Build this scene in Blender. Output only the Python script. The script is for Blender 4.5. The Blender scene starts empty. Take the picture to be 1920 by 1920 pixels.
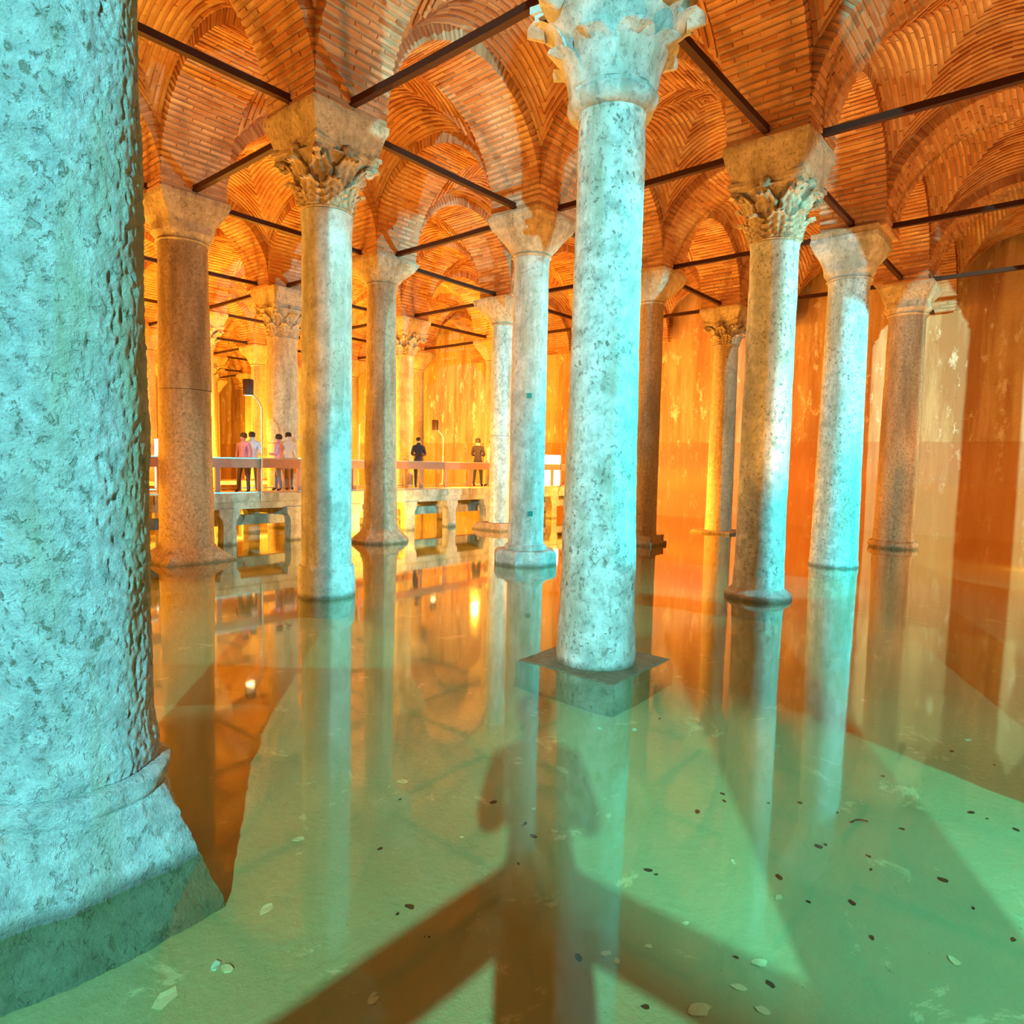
import bpy, math, random
import numpy as np
from mathutils import Matrix, Vector, noise, Euler

# ---------------------------------------------------------------- camera, world, lights
D = bpy.data
COL = bpy.context.scene.collection
sc = bpy.context.scene
S = 4.8                      # column spacing
ZR, ZI = 4.89, 4.80          # tie rods, top of the impost blocks
ZW, ZF = -2.06, -2.34        # water, pool bed (camera height is 0)
CAM = (-5.8416, -3.8033)
XW, YB = 19.2, 48.0          # the two walls

cam_d = D.cameras.new('camera'); cam = D.objects.new('camera', cam_d); COL.objects.link(cam)
cam_d.sensor_fit = 'HORIZONTAL'; cam_d.sensor_width = 36.0; cam_d.lens = 36.0 * 1250.83 / 1920.0
cam_d.clip_start = 0.05; cam_d.clip_end = 300
_yaw, _pit, _rol = -0.8677, 0.0743, 0.0214
cam.matrix_world = (Matrix.Translation((CAM[0], CAM[1], 0)) @ Matrix.Rotation(_yaw, 4, 'Z')
                    @ Matrix.Rotation(math.pi / 2 - _pit, 4, 'X') @ Matrix.Rotation(_rol, 4, 'Z'))
sc.camera = cam

w = D.worlds.new('world'); sc.world = w; w.use_nodes = True
bg = w.node_tree.nodes['Background']
bg.inputs['Color'].default_value = (1.0, 0.60, 0.34, 1); bg.inputs['Strength'].default_value = 0.25

sc.view_settings.view_transform = 'Standard'; sc.view_settings.look = 'None'
sc.view_settings.exposure = 0.0; sc.view_settings.gamma = 1.0; sc.view_settings.use_curve_mapping = False
sc.cycles.use_denoising = True
sc.cycles.max_bounces = 7; sc.cycles.diffuse_bounces = 3; sc.cycles.glossy_bounces = 3
sc.cycles.transparent_max_bounces = 8; sc.cycles.transmission_bounces = 2
sc.cycles.sample_clamp_indirect = 6.0
sc.cycles.caustics_reflective = False; sc.cycles.caustics_refractive = False


def lamp(name, kind, loc, power, color, radius=0.12, aim=None, cone=None, blend=0.3):
    l = D.lights.new(name, kind); l.energy = power; l.color = color
    l.shadow_soft_size = radius
    if kind == 'SPOT':
        l.spot_size = math.radians(cone); l.spot_blend = blend
    o = D.objects.new(name, l); COL.objects.link(o); o.location = loc
    if aim is not None:
        o.rotation_euler = (Vector(aim) - Vector(loc)).to_track_quat('-Z', 'Y').to_euler()
    return o


CY = (0.10, 0.90, 1.0)
L3 = (-14.0, -10.6, 3.9)
lamp('floodlight_cyan', 'SPOT', L3, 19500, (0.20, 0.90, 0.98), 0.07, (3.0, -0.2, 0.2), 46.5, 0.12)
lamp('floodlight_cyan', 'SPOT', (8.6, -8.6, 1.2), 10000, (0.0, 0.80, 1.0), 0.07, (7.9, 1.3, 0.5), 42, 0.15)
lamp('floodlight_cyan', 'SPOT', (5.6, -4.5, 0.4), 1900, (0.0, 0.85, 1.0), 0.06, (4.4, 0.5, 1.0), 76, 0.25)  # added lamp, aimed to brighten the right half of the leafy column
lamp('floodlight_cyan', 'SPOT', (4.3, -4.6, 1.4), 4000, (0.0, 0.85, 1.0), 0.06, (0.9, 0.0, 0.9), 40, 0.2)
lamp('floodlight_cyan', 'SPOT', (-2.0, -8.6, 3.4), 26000, (0.40, 0.95, 0.80), 0.06, (19.2, -1.0, 0.2), 30, 0.15)
lamp('floodlight_cyan', 'SPOT', (-2.0, -8.6, 3.0), 3300, (0.0, 0.80, 0.95), 0.07, (-1.3, -3.4, -2.3), 32, 0.6)
OR = (1.0, 0.38, 0.04); YE = (1.0, 0.46, 0.04); PK = (1.0, 0.40, 0.12)
WARM = [  # x, y, z, power, colour
    (-4.2, 7.6, -1.5, 800, OR), (-3.2, 12.6, 0.0, 1500, YE), (12.3, 7.3, -1.5, 1800, OR),
    (8.1, 17.0, -0.6, 2600, YE), (13.6, 19.6, -1.0, 2600, YE), (7.8, 26.5, -1.0, 3800, YE),
    (3.1, 16.4, -0.6, 2600, OR), (-0.6, 20.0, -1.0, 3400, YE), 
    (14.5, -3.2, -1.5, 450, OR), (3.6, 33.0, -1.0, 4000, YE), (12.0, 33.0, -1.0, 4000, YE),
    (5.55, 10.45, -1.7, 700, YE), (-7.6, 3.4, -1.2, 260, YE), (10.9, 12.0, 1.0, 700, YE), (15.5, 8.9, -0.6, 900, PK), (8.0, 41.0, 0.0, 3000, YE),
]
for x, y, z, p, c in WARM:
    lamp('floodlight_warm', 'POINT', (x, y, z), p, c, 0.10)


for x, y, p, c, ax, ay in ((7.2, -5.6, 1300, PK, 8.4, -1.6), (2.6, -2.6, 1100, OR, 3.4, 0.6), (-3.2, 2.6, 1000, OR, -2.0, 4.6), (12.2, -2.6, 900, OR, 12.8, -0.5), (2.2, 2.6, 900, OR, 2.4, 3.4), (7.2, 2.4, 700, OR, 7.2, 3.0)):
    lamp('uplight_warm', 'SPOT', (x, y, ZW + 0.1), p, c, 0.10, (ax, ay, 6.0), 92, 0.6)


# ---------------------------------------------------------------- helpers
def link(o, parent=None):
    COL.objects.link(o)
    if parent is not None: o.parent = parent
    return o


def tag(o, label=None, cat=None, group=None, kind=None):
    if label: o['label'] = label
    if cat: o['category'] = cat
    if group: o['group'] = group
    if kind: o['kind'] = kind
    return o


def empty(name, loc, rz=0.0, parent=None):
    o = D.objects.new(name, None); o.location = loc; o.rotation_euler = (0, 0, rz)
    o.empty_display_size = 0.2
    return link(o, parent)


def mesh(name, verts, faces, mat=None, smooth=False, sharp=None):
    m = D.meshes.new(name); m.from_pydata([tuple(v) for v in verts], [], faces)
    if mat: m.materials.append(mat)
    if smooth:
        m.polygons.foreach_set('use_smooth', [True] * len(m.polygons))
        if sharp is not None: m.set_sharp_from_angle(angle=math.radians(sharp))
    m.update()
    return m


def mobj(name, me, parent=None, loc=(0, 0, 0), rz=0.0):
    o = D.objects.new(name, me); o.location = loc; o.rotation_euler = (0, 0, rz)
    return link(o, parent)


class MB:
    def __init__(s): s.v = []; s.f = []
    def add(s, v, f):
        n = len(s.v); s.v += [tuple(p) for p in v]; s.f += [tuple(i + n for i in q) for q in f]; return s
    def box(s, x0, x1, y0, y1, z0, z1, t=0.0):
        v = [(x0, y0, z0), (x1, y0, z0), (x1, y1, z0), (x0, y1, z0), (x0 + t, y0 + t, z1), (x1 - t, y0 + t, z1), (x1 - t, y1 - t, z1), (x0 + t, y1 - t, z1)]
        return s.add(v, [(3, 2, 1, 0), (4, 5, 6, 7), (0, 1, 5, 4), (1, 2, 6, 5), (2, 3, 7, 6), (3, 0, 4, 7)])
    def tube(s, pts, r, n=8):
        pts = [Vector(p) for p in pts]; rr = r if isinstance(r, (list, tuple)) else [r] * len(pts)
        vs = []; fs = []
        up = Vector((0.13, 0.07, 1)).normalized()
        for i, p in enumerate(pts):
            d = (pts[min(i + 1, len(pts) - 1)] - pts[max(i - 1, 0)]).normalized()
            if abs(d.dot(up)) > 0.97: a = Vector((1, 0, 0))
            else: a = up
            u = d.cross(a).normalized(); q = d.cross(u)
            for k in range(n):
                t = 2 * math.pi * k / n
                vs.append(p + (u * math.cos(t) + q * math.sin(t)) * rr[i])
        for i in range(len(pts) - 1):
            for k in range(n):
                a = i * n + k; b = i * n + (k + 1) % n
                fs.append((a, b, b + n, a + n))
        fs.append(tuple(range(n - 1, -1, -1))); m = (len(pts) - 1) * n
        fs.append(tuple(range(m, m + n)))
        return s.add(vs, fs)
    def me(s, name, mat, smooth=False, sharp=30): return mesh(name, s.v, s.f, mat, smooth, sharp)


def loft(secs, n=48, amp=0.0, freq=3.0, seed=0.0, caps=True, fine=None):
    """stack of rings: (z, half size, squareness 0 round .. 1 square .. or ('o') octagon)"""
    v = []; f = []
    for z, r, k in secs:
        for a in range(n):
            t = 2 * math.pi * a / n; c, s_ = math.cos(t), math.sin(t)
            if k == 'o':
                q = ((t + math.pi / 8) % (math.pi / 4)) - math.pi / 8
                rr = r / math.cos(q)
            else:
                rr = r * ((1 - k) + k / max(abs(c), abs(s_)))
            if amp:
                p = Vector((c * r * freq, s_ * r * freq, z * freq + seed))
                d = noise.noise(p) * 0.6 + noise.noise(p * 2.3) * 0.4
                if fine: d += fine * (noise.noise(p * 6.1) * 0.6 + noise.noise(p * 13.0) * 0.4)
                rr += amp * d
            v.append((rr * c, rr * s_, z))
    m = len(secs)
    for i in range(m - 1):
        for a in range(n):
            b = (a + 1) % n
            f.append((i * n + a, i * n + b, (i + 1) * n + b, (i + 1) * n + a))
    if caps:
        f.append(tuple(range(n - 1, -1, -1))); f.append(tuple(range((m - 1) * n, m * n)))
    return v, f


def dense(keys, step):
    out = []
    for (z0, r0, k0), (z1, r1, k1) in zip(keys[:-1], keys[1:]):
        n = max(1, int(abs(z1 - z0) / step))
        for i in range(n):
            t = i / n
            kk = k0 if isinstance(k0, str) else k0 + (k1 - k0) * t
            out.append((z0 + (z1 - z0) * t, r0 + (r1 - r0) * t, kk))
    out.append(keys[-1])
    return out


# ---------------------------------------------------------------- materials
class NT:
    def __init__(s, name):
        s.m = D.materials.new(name); s.m.use_nodes = True; s.t = s.m.node_tree; s.t.nodes.clear()
        s.out = s.n('ShaderNodeOutputMaterial'); s.geo = None
    def n(s, typ, **kw):
        x = s.t.nodes.new(typ)
        for k, v in kw.items(): setattr(x, k, v)
        return x
    def l(s, a, b): s.t.links.new(a, b)
    def val(s, sock, v):
        if isinstance(v, bpy.types.NodeSocket): s.l(v, sock)
        else: sock.default_value = v
    def pos(s):
        if not s.geo: s.geo = s.n('ShaderNodeNewGeometry')
        return s.geo.outputs['Position']
    def mapped(s, scale):
        mp = s.n('ShaderNodeMapping'); s.l(s.pos(), mp.inputs['Vector']); mp.inputs['Scale'].default_value = scale
        return mp.outputs['Vector']
    def noise(s, scale, detail=4, vec=None, rough=0.55, dist=0.0):
        x = s.n('ShaderNodeTexNoise'); s.l(vec or s.pos(), x.inputs['Vector'])
        x.inputs['Scale'].default_value = scale; x.inputs['Detail'].default_value = detail
        x.inputs['Roughness'].default_value = rough; x.inputs['Distortion'].default_value = dist
        return x.outputs['Fac']
    def vor(s, scale, vec=None, feature='F1'):
        x = s.n('ShaderNodeTexVoronoi', feature=feature); s.l(vec or s.pos(), x.inputs['Vector'])
        x.inputs['Scale'].default_value = scale
        return x.outputs['Distance']
    def ramp(s, fac, stops):
        r = s.n('ShaderNodeValToRGB'); s.l(fac, r.inputs['Fac'])
        e = r.color_ramp.elements
        while len(e) < len(stops): e.new(0.5)
        for i, (p, c) in enumerate(stops):
            e[i].position = p; e[i].color = (c, c, c, 1) if isinstance(c, (int, float)) else (*c, 1)
        return r.outputs['Color']
    def mix(s, fac, a, b, mode='MIX'):
        x = s.n('ShaderNodeMix', data_type='RGBA', blend_type=mode)
        s.val(x.inputs[0], fac)
        for sock, v in ((x.inputs[6], a), (x.inputs[7], b)):
            if isinstance(v, tuple): v = (*v, 1) if len(v) == 3 else v
            s.val(sock, v)
        return x.outputs[2]
    def math(s, op, a, b=0.0):
        x = s.n('ShaderNodeMath', operation=op); s.val(x.inputs[0], a); s.val(x.inputs[1], b)
        return x.outputs[0]
    def bump(s, h, strength=0.5, dist=0.02, prev=None):
        x = s.n('ShaderNodeBump'); s.l(h, x.inputs['Height'])
        x.inputs['Strength'].default_value = strength; x.inputs['Distance'].default_value = dist
        if prev is not None: s.l(prev, x.inputs['Normal'])
        return x.outputs['Normal']
    def bsdf(s, col, rough=0.8, normal=None, metal=0.0, spec=0.3, emit=None, es=0.0):
        b = s.n('ShaderNodeBsdfPrincipled')
        if isinstance(col, tuple): col = (*col, 1)
        s.val(b.inputs['Base Color'], col); s.val(b.inputs['Roughness'], rough)
        b.inputs['Metallic'].default_value = metal; b.inputs['Specular IOR Level'].default_value = spec
        if normal is not None: s.l(normal, b.inputs['Normal'])
        if emit: b.inputs['Emission Color'].default_value = (*emit, 1); b.inputs['Emission Strength'].default_value = es
        s.l(b.outputs[0], s.out.inputs['Surface'])
        return s.m


def stone(name, c0, c1, stain, scale=3.0, pit=0.5, bumpd=0.02, streak=True, rough=0.85):
    t = NT(name)
    base = t.mix(t.ramp(t.noise(scale, 8, rough=0.72), [(0.36, 0.0), (0.62, 1.0)]), c0, c1)
    st = t.noise(1.0, 5, t.mapped((2.6, 2.6, 0.45)), 0.6)
    base = t.mix(t.ramp(st, [(0.47, 0.0), (0.64, 0.8)]), base, stain)
    sn = t.noise(20, 5, t.mapped((1, 1, 0.8)), 0.68, 0.4)
    spots = t.ramp(sn, [(0.56, 0.0), (0.64, 1.0)])
    msk = t.ramp(t.noise(1.8, 3), [(0.40, 0.1), (0.6, 1.0)])
    base = t.mix(t.math('MULTIPLY', t.math('MULTIPLY', spots, msk), pit), base, tuple(x * 0.45 for x in stain))
    sx = t.n('ShaderNodeSeparateXYZ'); t.l(t.pos(), sx.inputs[0])
    wet = t.n('ShaderNodeMapRange'); t.l(t.math('ADD', sx.outputs['Z'], t.math('MULTIPLY', t.noise(5, 4), 0.10)), wet.inputs['Value'])
    wet.inputs['From Min'].default_value = ZW + 0.07; wet.inputs['From Max'].default_value = ZW + 0.13
    wet.inputs['To Min'].default_value = 0.72; wet.inputs['To Max'].default_value = 0.0
    base = t.mix(wet.outputs[0], base, (0.10, 0.10, 0.045))
    h = t.math('ADD', t.math('MULTIPLY', t.noise(14, 9, rough=0.75), 0.9), t.math('MULTIPLY', t.noise(70, 5), 0.35))
    h = t.math('SUBTRACT', h, t.math('MULTIPLY', spots, 0.3))
    return t.bsdf(base, rough, t.bump(h, 0.95, bumpd * 1.5), spec=0.35)


M_ROUGH = stone('rough_stone', (0.52, 0.54, 0.52), (0.97, 0.97, 0.94), (0.60, 0.58, 0.36), 9.0, 0.8, 0.045)
M_MARBLE = stone('pale_marble', (0.42, 0.41, 0.37), (0.74, 0.72, 0.66), (0.34, 0.30, 0.22), 3.5, 0.35, 0.010)
M_SPECK = stone('speckled_marble', (0.42, 0.44, 0.40), (0.88, 0.88, 0.82), (0.42, 0.39, 0.27), 6.0, 0.9, 0.012)
M_GRANITE = stone('brown_granite', (0.36, 0.23, 0.13), (0.56, 0.38, 0.22), (0.26, 0.16, 0.08), 18.0, 0.4, 0.018)
M_SAND = stone('sandy_stone', (0.48, 0.36, 0.23), (0.70, 0.55, 0.37), (0.36, 0.25, 0.14), 8.0, 0.4, 0.018)


def brick_mat():
    t = NT('thin_brick')
    oi = t.n('ShaderNodeObjectInfo'); t.pos()
    r = t.math('FRACT', t.math('ADD', oi.outputs['Random'], t.geo.outputs['Random Per Island']))
    c = t.ramp(r, [(0.0, (0.34, 0.12, 0.04)), (0.3, (0.52, 0.21, 0.08)), (0.6, (0.62, 0.29, 0.12)), (0.85, (0.72, 0.40, 0.20)), (1.0, (0.42, 0.15, 0.05))])
    c = t.mix(t.math('MULTIPLY', t.noise(22, 5), 0.5), c, (0.32, 0.16, 0.09))
    wash = t.ramp(t.noise(0.75, 5, rough=0.6), [(0.50, 0.0), (0.66, 0.7)])
    c = t.mix(wash, c, (0.74, 0.60, 0.46))
    h = t.noise(45, 6, rough=0.7)
    return t.bsdf(c, 0.92, t.bump(h, 0.6, 0.012), spec=0.15)


def mortar_mat():
    t = NT('lime_mortar')
    c = t.mix(t.noise(6, 6, rough=0.7), (0.46, 0.26, 0.13), (0.68, 0.47, 0.28))
    c = t.mix(t.ramp(t.noise(0.9, 4), [(0.42, 0.7), (0.62, 0.0)]), c, (0.40, 0.21, 0.11))
    return t.bsdf(c, 0.95, t.bump(t.noise(35, 6, rough=0.7), 0.7, 0.015), spec=0.1)


def wall_mat():
    t = NT('stained_plaster')
    c = t.mix(t.noise(1.2, 8, rough=0.7), (0.56, 0.34, 0.17), (0.80, 0.58, 0.36))
    st = t.noise(1.0, 6, t.mapped((1.6, 1.6, 0.16)), 0.65)
    c = t.mix(t.ramp(st, [(0.42, 0.85), (0.60, 0.0)]), c, (0.42, 0.20, 0.09))
    fl = t.noise(2.4, 9, t.mapped((1, 1, 0.45)), 0.72)
    c = t.mix(t.ramp(fl, [(0.56, 0.0), (0.62, 0.8)]), c, (0.85, 0.76, 0.62))
    c = t.mix(t.ramp(t.noise(5, 8, rough=0.75), [(0.60, 0.0), (0.70, 0.6)]), c, (0.24, 0.12, 0.06))
    sx = t.n('ShaderNodeSeparateXYZ'); t.l(t.pos(), sx.inputs[0])
    zz = t.math('ADD', sx.outputs['Z'], t.math('MULTIPLY', t.noise(2.5, 4), 0.12))
    band = t.n('ShaderNodeMapRange'); t.l(zz, band.inputs['Value'])
    band.inputs['From Min'].default_value = 0.98; band.inputs['From Max'].default_value = 1.02
    band.inputs['To Min'].default_value = 0.6; band.inputs['To Max'].default_value = 0.0
    c = t.mix(band.outputs[0], c, (0.46, 0.19, 0.08))
    low = t.n('ShaderNodeMapRange'); t.l(zz, low.inputs['Value'])
    low.inputs['From Min'].default_value = -0.42; low.inputs['From Max'].default_value = -0.34
    low.inputs['To Min'].default_value = 0.5; low.inputs['To Max'].default_value = 0.0
    c = t.mix(low.outputs[0], c, (0.52, 0.24, 0.08))
    h = t.math('ADD', t.noise(9, 9, rough=0.7), t.math('MULTIPLY', fl, 0.8))
    return t.bsdf(c, 0.9, t.bump(h, 0.5, 0.03), spec=0.15)


def bed_mat():
    t = NT('silt')
    c = t.mix(t.noise(2.5, 8, rough=0.65), (0.44, 0.44, 0.28), (0.60, 0.58, 0.38))
    c = t.mix(t.ramp(t.noise(0.5, 3), [(0.4, 0.0), (0.65, 0.5)]), c, (0.55, 0.46, 0.24))
    pale = t.ramp(t.noise(2.2, 12, rough=0.72, dist=0.6), [(0.60, 0.0), (0.64, 0.8)])
    c = t.mix(pale, c, (0.88, 0.78, 0.52))
    dk = t.ramp(t.noise(16, 7, t.mapped((1, 1, 1)), 0.7, 1.2), [(0.66, 0.0), (0.71, 0.7)])
    c = t.mix(dk, c, (0.12, 0.12, 0.07))
    gr = t.noise(220, 2)
    c = t.mix(t.math('MULTIPLY', gr, 0.35), c, (0.20, 0.20, 0.14))
    return t.bsdf(c, 0.95, t.bump(t.noise(18, 8, rough=0.7), 0.5, 0.02), spec=0.05)


def water_mat():
    t = NT('clear_green_water')
    nz = t.n('ShaderNodeTexNoise'); t.l(t.mapped((1, 1, 1)), nz.inputs['Vector'])
    nz.inputs['Scale'].default_value = 2.2; nz.inputs['Detail'].default_value = 3
    nrm = t.bump(nz.outputs['Fac'], 0.10, 0.008)
    fr = t.n('ShaderNodeFresnel'); t.l(nrm, fr.inputs['Normal'])
    # a flat film with air on both sides: the same reflection from above and from below
    t.l(t.math('ADD', 1.33, t.math('MULTIPLY', t.geo.outputs['Backfacing'], 1 / 1.33 - 1.33)), fr.inputs['IOR'])
    tr = t.n('ShaderNodeBsdfTransparent'); tr.inputs['Color'].default_value = (0.86, 0.95, 0.74, 1)
    gl = t.n('ShaderNodeBsdfGlossy'); gl.inputs['Roughness'].default_value = 0.05
    gl.inputs['Color'].default_value = (0.95, 0.92, 0.80, 1); t.l(nrm, gl.inputs['Normal'])
    mx = t.n('ShaderNodeMixShader')
    f2 = t.math('MINIMUM', t.math('MULTIPLY', fr.outputs[0], 1.9), 1.0)
    t.l(f2, mx.inputs[0]); t.l(tr.outputs[0], mx.inputs[1]); t.l(gl.outputs[0], mx.inputs[2])
    t.l(mx.outputs[0], t.out.inputs['Surface'])
    return t.m


def plain(name, col, rough=0.6, metal=0.0, nscale=20, amp=0.25, bd=0.004, emit=None, es=0):
    t = NT(name)
    c = t.mix(t.math('MULTIPLY', t.noise(nscale, 5), amp * 2), col, tuple(x * 0.5 for x in col))
    return t.bsdf(c, rough, t.bump(t.noise(nscale * 2, 4), 0.4, bd), metal=metal, emit=emit, es=es)


M_BRICK = brick_mat(); M_MORTAR = mortar_mat(); M_WALL = wall_mat(); M_BED = bed_mat(); M_WATER = water_mat()
M_IRON = plain('rusted_iron', (0.055, 0.016, 0.008), 0.7, 0.2, 30)
M_CONC = stone('wet_concrete', (0.34, 0.30, 0.22), (0.52, 0.47, 0.36), (0.22, 0.19, 0.12), 5, 0.3, 0.01)
M_DECK = plain('pale_deck_concrete', (0.62, 0.50, 0.36), 0.5, 0, 4)
M_RAIL = plain('reddish_rail_wood', (0.42, 0.17, 0.10), 0.5, 0, 9)
M_STEEL = plain('brushed_steel', (0.55, 0.50, 0.44), 0.35, 0.7, 30, 0.1)
M_SHADE = plain('dark_lamp_metal', (0.10, 0.045, 0.03), 0.45, 0.5, 30, 0.1)
M_BULB = plain('lit_lamp_glass', (1, 0.9, 0.7), 0.3, emit=(1.0, 0.72, 0.35), es=30)
M_PANEL = plain('backlit_panel', (1, 0.95, 0.9), 0.3, emit=(1.0, 0.78, 0.55), es=4.5)
M_LEAFD = plain('dead_leaf', (0.055, 0.05, 0.03), 0.8, 0, 60, 0.4)
M_PALE = plain('pale_flake', (0.85, 0.75, 0.52), 0.8, 0, 40, 0.2)
M_TEAL = plain('green_plate', (0.02, 0.20, 0.16), 0.5, 0, 20, 0.2)
M_RED = plain('red_string', (0.50, 0.03, 0.02), 0.6, 0, 20, 0.2)
M_CYAN = plain('shiny_litter', (0.55, 0.85, 0.85), 0.3, 0, 20, 0.1)

# ---------------------------------------------------------------- setting: bed, water, walls
rnd = random.Random(7)
NX, NY = 150, 200
xs = np.concatenate([np.linspace(-14, 4, 91), np.linspace(4.6, XW + 0.6, 40)])
ys = np.concatenate([np.linspace(-14, 4, 91), np.linspace(4.8, YB + 1, 60)])
v = [(x, y, ZF + 0.035 * noise.noise(Vector((x * 0.6, y * 0.6, 0))) + 0.012 * noise.noise(Vector((x * 3, y * 3, 4)))) for y in ys for x in xs]
nx = len(xs)
f = [(j * nx + i, j * nx + i + 1, (j + 1) * nx + i + 1, (j + 1) * nx + i) for j in range(len(ys) - 1) for i in range(nx - 1)]
tag(mobj('floor', mesh('floor', v, f, M_BED, True)), kind='structure')
tag(mobj('water_surface', mesh('water', [(-14, -14, ZW), (XW + .3, -14, ZW), (XW + .3, YB + .3, ZW), (-14, YB + .3, ZW)], [(0, 1, 2, 3)], M_WATER)), kind='structure')


def wall_grid(name, x0, y0, x1, y1, z0, z1, nu, nv, thick):
    v = []; n = Vector((y0 - y1, x1 - x0, 0)).normalized()
    for j in range(nv + 1):
        for i in range(nu + 1):
            x = x0 + (x1 - x0) * i / nu; y = y0 + (y1 - y0) * i / nu; z = z0 + (z1 - z0) * j / nv
            d = 0.05 * noise.noise(Vector((x * .5, y * .5, z * .4))) + 0.02 * noise.noise(Vector((x * 2, y * 2, z * 2)))
            if z < 0.98 and z > -9: d += 0.03
            v.append((x + n.x * d, y + n.y * d, z))
    f = [(j * (nu + 1) + i, j * (nu + 1) + i + 1, (j + 1) * (nu + 1) + i + 1, (j + 1) * (nu + 1) + i) for j in range(nv) for i in range(nu)]
    m = MB().add(v, f)
    ox, oy = -n.x * thick, -n.y * thick
    m.add([(x0 + ox, y0 + oy, z0), (x1 + ox, y1 + oy, z0), (x1 + ox, y1 + oy, z1), (x0 + ox, y0 + oy, z1)], [(0, 1, 2, 3)])
    return tag(mobj(name, m.me(name, M_WALL, True, 40)), kind='structure')


wall_grid('wall_right', XW, -14, XW, YB, ZF - .1, 8.2, 160, 60, 0.5)
wall_grid('wall_back', XW, YB, -14, YB, ZF - .1, 8.2, 80, 40, 0.5)
tag(mobj('ceiling', MB().box(-14, XW + .5, -14, YB + .5, 7.95, 8.2).me('ceiling', M_MORTAR)), kind='structure')

# ---------------------------------------------------------------- brick templates
R0, HW, ZC = 1.8, 0.6, 4.90      # soffit radius, half width of arch and pier, centre height
R1 = 2.02                        # outer radius of the arch ring = edge of the web


def brick_mesh(name, seed):
    r = random.Random(seed); j = lambda: r.uniform(-0.045, 0.045)
    v = [((sx * .5) + j() * .5, (sy * .5) + j(), (sz * .5) + j() * .6) for sz in (-1, 1) for sy in (-1, 1) for sx in (-1, 1)]
    return mesh(name, v, [(0, 1, 3, 2), (4, 6, 7, 5), (0, 4, 5, 1), (2, 3, 7, 6), (0, 2, 6, 4), (1, 5, 7, 3)], M_BRICK)


BR = [brick_mesh('brick', i) for i in range(6)]
BV = [np.array([v.co[:] for v in b.vertices]) for b in BR]
BF = [tuple(p.vertices) for p in BR[0].polygons]


def frame(o, ex, ez, size):
    """brick axes: x = length, z = outward (thickness of the course is y)"""
    ex = Vector(ex).normalized(); ez = Vector(ez); ez = (ez - ex * ez.dot(ex)).normalized(); ey = ez.cross(ex)
    return Matrix(((ex.x * size[0], ey.x * size[1], ez.x * size[2], o[0]),
                   (ex.y * size[0], ey.y * size[1], ez.y * size[2], o[1]),
                   (ex.z * size[0], ey.z * size[1], ez.z * size[2], o[2]), (0, 0, 0, 1)))


def arch_bricks(seed, pitch=0.098):
    """local frame: span along x, centre at the origin, z up from the arch centre"""
    r = random.Random(seed); out = []
    n = int(math.pi * R0 / pitch)
    for k in range(n):
        a = math.pi * (k + 0.5) / n
        ca, sa = math.cos(a), math.sin(a)
        cuts = [-HW]
        L = 0.40
        x = -HW + (L if k % 2 else L * 0.5) + r.uniform(-.03, .03)
        while x < HW - 0.12:
            cuts.append(x); x += L + r.uniform(-.04, .03)
        cuts.append(HW)
        for y0, y1 in zip(cuts[:-1], cuts[1:]):
            edge0, edge1 = y0 == -HW, y1 == HW
            yy0 = y0 - (r.uniform(.004, .018) if edge0 else -.007); yy1 = y1 + (r.uniform(.004, .018) if edge1 else -.007)
            depth = (R1 - R0) + 0.02
            rr = R0 + depth / 2 - r.uniform(0.004, 0.020)
            out.append(frame((ca * rr, (yy0 + yy1) / 2, sa * rr), (r.uniform(-.01, .01), 1, r.uniform(-.01, .01)), (-ca, 0, -sa),
                             (yy1 - yy0, 0.050 + r.uniform(-.006, .006), depth)))
    return out


def zweb(x, y):
    h = 1.8
    zx = math.sqrt(max(R1 * R1 - x * x, 0)); zy = math.sqrt(max(R1 * R1 - y * y, 0))
    b = 0.42 * (1 - (x / h) ** 2) * (1 - (y / h) ** 2)
    return max(zx, zy) + b


def web_bricks(seed, pitch=0.098):
    r = random.Random(seed); out = []
    h = 1.8
    n = int(h / pitch)
    for side in range(4):
        rot = Matrix.Rotation(side * math.pi / 2, 4, 'Z')
        for k in range(n):
            x = h - (k + 0.5) * h / n
            # arc from groin to groin at this x, in y
            y = -x; pts = [(-x, 0.0)]; s = 0.0
            N = max(6, int(x / 0.03)); py, pz = -x, zweb(x, -x)
            for i in range(1, N + 1):
                y = -x + 2 * x * i / N; z = zweb(x, y * .9999); s += math.hypot(y - py, z - pz); pts.append((y, s)); py, pz = y, z
            tot = s; L = 0.34
            cuts = [0.0]; q = (L if k % 2 else L / 2) + r.uniform(-.04, .04)
            while q < tot - 0.10: cuts.append(q); q += L + r.uniform(-.05, .03)
            cuts.append(tot)
            ss = [p[1] for p in pts]; yy = [p[0] for p in pts]
            for s0, s1 in zip(cuts[:-1], cuts[1:]):
                if s1 - s0 < 0.05: continue
                ya = float(np.interp(s0, ss, yy)); yb = float(np.interp(s1, ss, yy))
                za, zb = zweb(x, ya * .999), zweb(x, yb * .999)
                c = Vector((x, (ya + yb) / 2, 0)); zc = zweb(x, c.y * .999)
                sag = min(abs(zc - (za + zb) / 2), 0.02)
                c.z = (za + zb) / 2 + sag * .6 + 0.035 - r.uniform(0.004, 0.022)
                t = Vector((0, yb - ya, zb - za))
                nrm = Vector((0, t.z, -t.y)).normalized()
                m = frame(c, t, nrm, (t.length - 0.012, 0.050 + r.uniform(-.007, .007), 0.09))
                out.append((side, rot @ m))
    return out


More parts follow.
